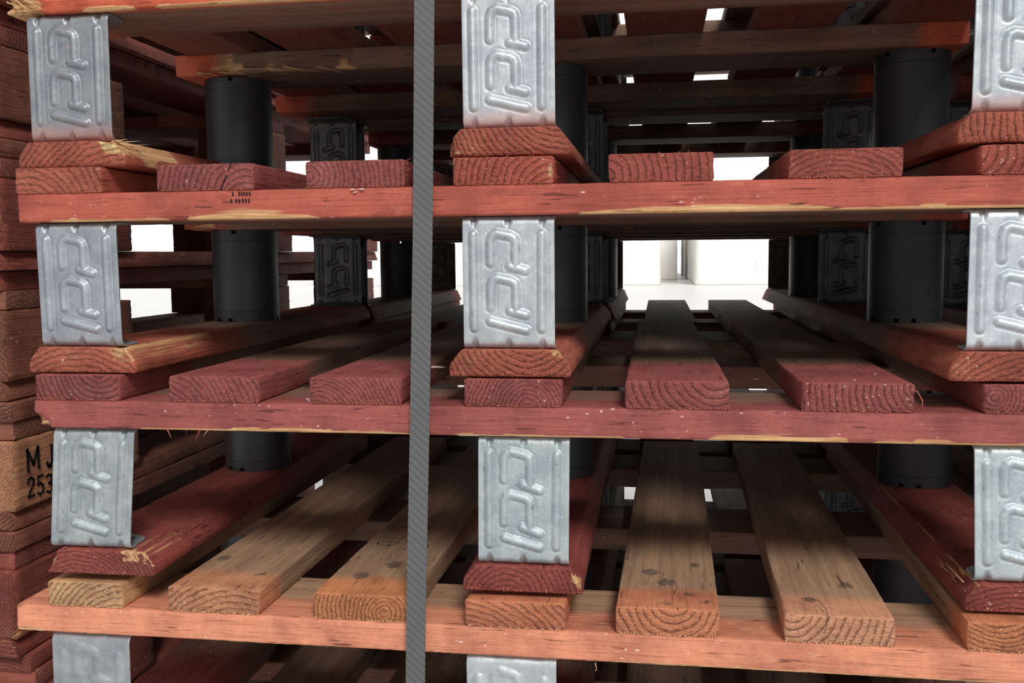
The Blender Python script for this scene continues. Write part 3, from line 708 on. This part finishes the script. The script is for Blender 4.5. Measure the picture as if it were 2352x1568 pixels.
# torn corner of the top left runner
for k in range(9): splinter(rA, (74 + R_.uniform(-3, 6), -1 + R_.uniform(0, 30), 17 + R_.uniform(-4, 4)), (R_.uniform(5, 14), R_.uniform(-3, 16), R_.uniform(-8, 2)), R_.uniform(1.5, 3.6), FRESH, 10 + k)
# torn left end of the topmost cross board
for k in range(12): splinter(rA, (-12 + R_.uniform(0, 10), -1 + R_.uniform(0, 6), H2 + R_.uniform(8, 17)), (R_.uniform(14, 34), R_.uniform(-3, 0), R_.uniform(-11, -4)), R_.uniform(1.0, 2.6), FRESH, 30 + k)
# slivers under the middle cross board of the same pallet
for k in range(10): splinter(rA, (R_.uniform(10, 160), 279 - R_.uniform(0, 3), H2 + R_.uniform(0, 6)), (R_.uniform(12, 38), R_.uniform(-2, 0), R_.uniform(-7, 1)), R_.uniform(1.5, 4), FRESH, 50 + k)
# fuzz and slivers at the worn runner corners
for k in range(5): splinter(rC, (86 + R_.uniform(-6, 4), R_.uniform(-1, 6), 10 + R_.uniform(0, 8)), (R_.uniform(2, 9), R_.uniform(-3, 5), R_.uniform(-2, 2)), .7, FRESH, 70 + k)
for k in range(12): splinter(rC, (724 + R_.uniform(-3, 6), R_.uniform(2, 60), 17 + R_.uniform(-4, 3)), (R_.uniform(-3, 3), R_.uniform(8, 34), R_.uniform(-1, 2.5)), R_.uniform(.5, 1.3), FRESH, 90 + k)
for k in range(5): splinter(rB, (306 + R_.uniform(6, 12), R_.uniform(0, 3), H3 + R_.uniform(1, 19)), (R_.uniform(3, 9), R_.uniform(-2, 3), R_.uniform(-3, 4)), .9, REDSPL, 110 + k)
for k in range(4): splinter(rB, (430 + R_.uniform(0, 2), R_.uniform(-1, 3), H3 + R_.uniform(2, 18)), (R_.uniform(2, 7), R_.uniform(-2, 1), R_.uniform(-3, 4)), .8, REDSPL, 120 + k)
for q in ((8, 0, H2 - 1), (128, 0, H2 + 1)): pass
splinter(rC, (112, 2, H2 + .5), (5, -3, -7), 1.0, REDSPL, 130); splinter(rC, (146, 4, H2 + .5), (-6, 3, -6), 1.5, FRESH, 131)
splinter(rC, (116, 60, H2 + 1), (-13, 6, -27), 2.4, REDSPL, 132); splinter(rC, (98, 60, H2), (-1, 3, -17), .7, REDSPL, 133)
for (x, y) in ((645, 18), (667, 55)): splinter(rC, (x, y, H4 + .2), (R_.uniform(-4, 4), R_.uniform(2, 5), .6), 1.6, CHIP, 140 + x)
# fuzz of torn fibres along the sawn ends
def fringe(parent, x0, x1, z, y, n, seed, mat, down=True):
    r = random.Random(seed); V = []; F = []
    for k in range(n):
        x = r.uniform(x0, x1); L = r.uniform(.8, 3.4); a = r.uniform(-.9, .9); dx = L * math.sin(a); dz = (-1 if down else 1) * L * math.cos(a) * r.uniform(.3, 1); dy = -r.uniform(.2, 1.3); w_ = r.uniform(.15, .42); i = len(V)
        V += [(x - w_, y, z), (x + w_, y, z), (x + dx, y + dy, z + dz), (x, y + w_ * 1.4, z + .2)]
        F += [(i, i + 1, i + 2), (i + 1, i + 3, i + 2), (i + 3, i, i + 2), (i, i + 3, i + 1)]
    o = add('frayed_fibres', mk('frayed_fibres', V, F, mat, smooth=False), parent); o['kind'] = 'stuff'
for root, cfg in ((rB, Bc), (rC, Cc), (rD, Dc)):
    for i in range(7):
        x0 = cfg['deck'][i]; m_ = FRESH if root is rD else REDSPL
        fringe(root, x0 + 1, x0 + cfg['dw'][i] - 1, H3 + 1.2, .5, 60, i * 7 + 1, m_); fringe(root, x0 + 1, x0 + cfg['dw'][i] - 1, H4 - 1.0, .6, 22, i * 7 + 2, m_, False)
for root, cfg in ((rA, A), (rB, Bc), (rC, Cc)):
    for i in range(3): fringe(root, cfg['run'][i] - 46, cfg['run'][i] + 46, 4.2, .4, 60, i * 11 + 3, REDSPL)
# flakes of paint and dust lying on the ledges
def flake(parent, p, s, seed, mat=CHIP):
    r = random.Random(seed); n = 9; V = [(p[0], p[1], p[2] + .5)]
    for k in range(n):
        a = 2 * math.pi * k / n; q = s * r.uniform(.55, 1.1); V.append((p[0] + q * math.cos(a), p[1] + q * .5 * math.sin(a), p[2] + r.uniform(0, .5) + q * .45 * math.cos(a * 2) * .3))
    V += [(a, b_, c - .4) for a, b_, c in V[1:]]
    F = [(0, 1 + k, 1 + (k + 1) % n) for k in range(n)] + [(1 + k, n + 1 + k, n + 1 + (k + 1) % n, 1 + (k + 1) % n) for k in range(n)]
    return add('paint_flake', mk('paint_flake', V, F, mat, smooth=False), parent)
for k in range(6): flake(rB, (279 + R_.uniform(-4, 8), -1.2, H3 - R_.uniform(1.0, 4.2)), R_.uniform(1.0, 2.6), k)
flake(rC, (223, 22, H3 + .4), 2.2, 20); flake(rC, (227, 14, H3 + .4), 1.5, 21)
splinter(rC, (313, 75, H4 + .8), (13, 3, 0), 2.2, CHIP, 160); splinter(rC, (314, 68, H4 + .8), (11, 4, 0), 1.6, CHIP, 161)
# thin dark hair of wood on the tan deck board
def wire(name, pts, rad, parent, mat):
    V = []; F = []; n = 6
    for i, p in enumerate(pts):
        a = Vector(pts[min(i + 1, len(pts) - 1)]) - Vector(pts[max(i - 1, 0)]); a.normalize(); s_ = a.cross(Vector((.3, .2, 1))).normalized(); u_ = s_.cross(a)
        for k in range(n): V.append(tuple(Vector(p) + (s_ * math.cos(6.2832 * k / n) + u_ * math.sin(6.2832 * k / n)) * rad))
    for i in range(len(pts) - 1):
        for k in range(n): F.append((i * n + k, i * n + (k + 1) % n, (i + 1) * n + (k + 1) % n, (i + 1) * n + k))
    F.append(tuple(range(n))[::-1]); F.append(tuple((len(pts) - 1) * n + k for k in range(n)))
    return add(name, mk(name, V, F, mat), parent)
wire('loose_fibre', [(618, 34, H4 + .5), (624, 30, H4 + 3), (629, 20, H4 + 4), (632, 8, H4 + 3), (632.5, -1, H4 + .5), (631, -2.5, H4 - 8), (629.5, -2, H4 - 12)], .2, rD, INK)
wire('loose_fibre', [(680.5, 2, H4 - 3), (684, -2, H4 - 5), (687, -4, H4 - 11), (687, -4, H4 - 16)], .4, rC, REDSPL)
wire('loose_fibre', [(464, -1, H2), (464.5, -1.5, H2 - 3), (465, -1.2, H2 - 5.5), (463.6, -1, H2 - 6.5)], .35, rD, FRESH)

# ------------------------------------------------------------------ woven strap round the strapped stack
def strap():
    """closed band: down the front, under, up the back, over the top"""
    lean = (323.8 - 335.7) / (-241.4 - 279.6)
    def xo(z): return 330.0 + (z - 22.6) * lean
    topz, botz, yb = 503.2 + H4, -Z0 + 2, DEP + 12
    path = []
    # the strap runs over the outermost faces: follow the slightly stepped fronts
    def yz():
        q = [(-24.5, botz + 2), (-24.5, -400)] + [(-24.0, -330), (-22.5, -190)] + [(-13, -40), (-5.5, 120), (-4.0, 300), (-4.0, topz - 5), (-1, topz + 1.2), (6, topz + 2.0)]
        q += [(DEP - 4, topz + 2.0), (DEP + 9, topz + 1.0), (DEP + 15, topz - 6), (DEP + 15, botz + 2), (DEP + 10, botz - .6 + .2), (-18, botz - .4), (-24.5, botz + 2)]
        return q
    Q = yz(); V = []; F = []; w_ = 15.2; th = .9
    for i, (y, z) in enumerate(Q):
        a = Vector(Q[(i + 1) % len(Q)]) - Vector(Q[i - 1]) if 0 < i < len(Q) - 1 else Vector(Q[1]) - Vector(Q[-2])
        a.normalize(); n = Vector((-a.y, a.x)) * th
        x = xo(z)
        V += [(x - w_ / 2, y, z), (x + w_ / 2, y, z), (x + w_ / 2, y + n.x, z + n.y), (x - w_ / 2, y + n.x, z + n.y)]
    for i in range(len(Q) - 1):
        for k in range(4): F.append((i * 4 + k, i * 4 + (k + 1) % 4, (i + 1) * 4 + (k + 1) % 4, (i + 1) * 4 + k))
    return add('strap', mk('strap', V, F, STRAP, smooth=False), None, (0, 0, Z0))
st = strap(); tag(st, 'grey woven lashing strap running vertically down the front of the pallet stack', 'strap')

# ------------------------------------------------------------------ the hall: floor, walls, wrapped loads
def slab(name, x0, x1, y0, y1, z0, z1, mat):
    me = mk(name, [(x, y, z) for x in (x0, x1) for y in (y0, y1) for z in (z0, z1)], [(0, 1, 3, 2), (4, 6, 7, 5), (0, 4, 5, 1), (2, 3, 7, 6), (0, 2, 6, 4), (1, 5, 7, 3)], mat, smooth=False)
    return tag(add(name, me), kind='structure')
slab('floor', -70000, 60000, -12000, 62000, -100, 0, FLOORM)
slab('wall_back', -70000, 60000, 61800, 62000, 0, 26000, WALLM)

def rounded_load(wx, ly, h, r=110, name='load'):
    n = 8; ring = []
    for cx, cy, a0 in ((wx / 2 - r, -ly / 2 + r, -90), (wx / 2 - r, ly / 2 - r, 0), (-wx / 2 + r, ly / 2 - r, 90), (-wx / 2 + r, -ly / 2 + r, 180)):
        for k in range(n + 1):
            a = math.radians(a0 + 90 * k / n); ring.append((cx + r * math.cos(a), cy + r * math.sin(a)))
    zs_ = [0, 15, 60] + list(np.linspace(120, h - 90, 14)) + [h - 40, h - 12, h]; m = len(ring); V = []; F = []
    for i, z in enumerate(zs_):
        f = 1 - .012 * (i in (0, len(zs_) - 2)) - .05 * (i == len(zs_) - 1)
        for k, (x, y) in enumerate(ring):
            b_ = 1 + .004 * math.sin(z * .011 + k * .7); V.append((x * f * b_, y * f * b_, z))
    for i in range(len(zs_) - 1):
        for k in range(m): F.append((i * m + k, i * m + (k + 1) % m, (i + 1) * m + (k + 1) % m, (i + 1) * m + k))
    F.append(tuple(range(m))[::-1]); F.append(tuple((len(zs_) - 1) * m + k for k in range(m)))
    return mk(name, V, F, WRAP)
LOAD = rounded_load(2300, 3400, 2300, 150, 'wrapped_load')
names_ = {0: 'nearest', 1: 'second', 2: 'third'}
# two rows either side of the aisle seen through the middle gap, then further rows to the left
rows = [((579, 1048, 1138), -1, 'left of the bright aisle'), ((1376, 1340, 1330), 1, 'right of the bright aisle'),
        ((-2400, -2350, -2300), -1, 'behind the left stack'), ((-5600, -5500, -5450), -1, 'far left')]
for j, (edges, sd_, lab) in enumerate(rows):
    for k in range(3):
        o = add('wrapped_load', LOAD, None, (edges[k] + sd_ * 1150, 23850 + k * 4300, 0))
        tag(o, 'white film-wrapped load, %s in the row %s' % (names_[k], lab), 'wrapped load', 'white wrapped loads in the background')
        if j == 1 and k == 0:
            me = mk('printed_mark', [(-90, -2, -180), (90, -2, -180), (90, -2, 180), (-90, -2, 180), (-90, 4, -180), (90, 4, -180), (90, 4, 180), (-90, 4, 180)], [(0, 1, 2, 3), (4, 7, 6, 5), (0, 4, 5, 1), (1, 5, 6, 2), (2, 6, 7, 3), (3, 7, 4, 0)], PURP, smooth=False)
            add('printed_mark', me, o, (-1150 + 1480, -1706, 470))
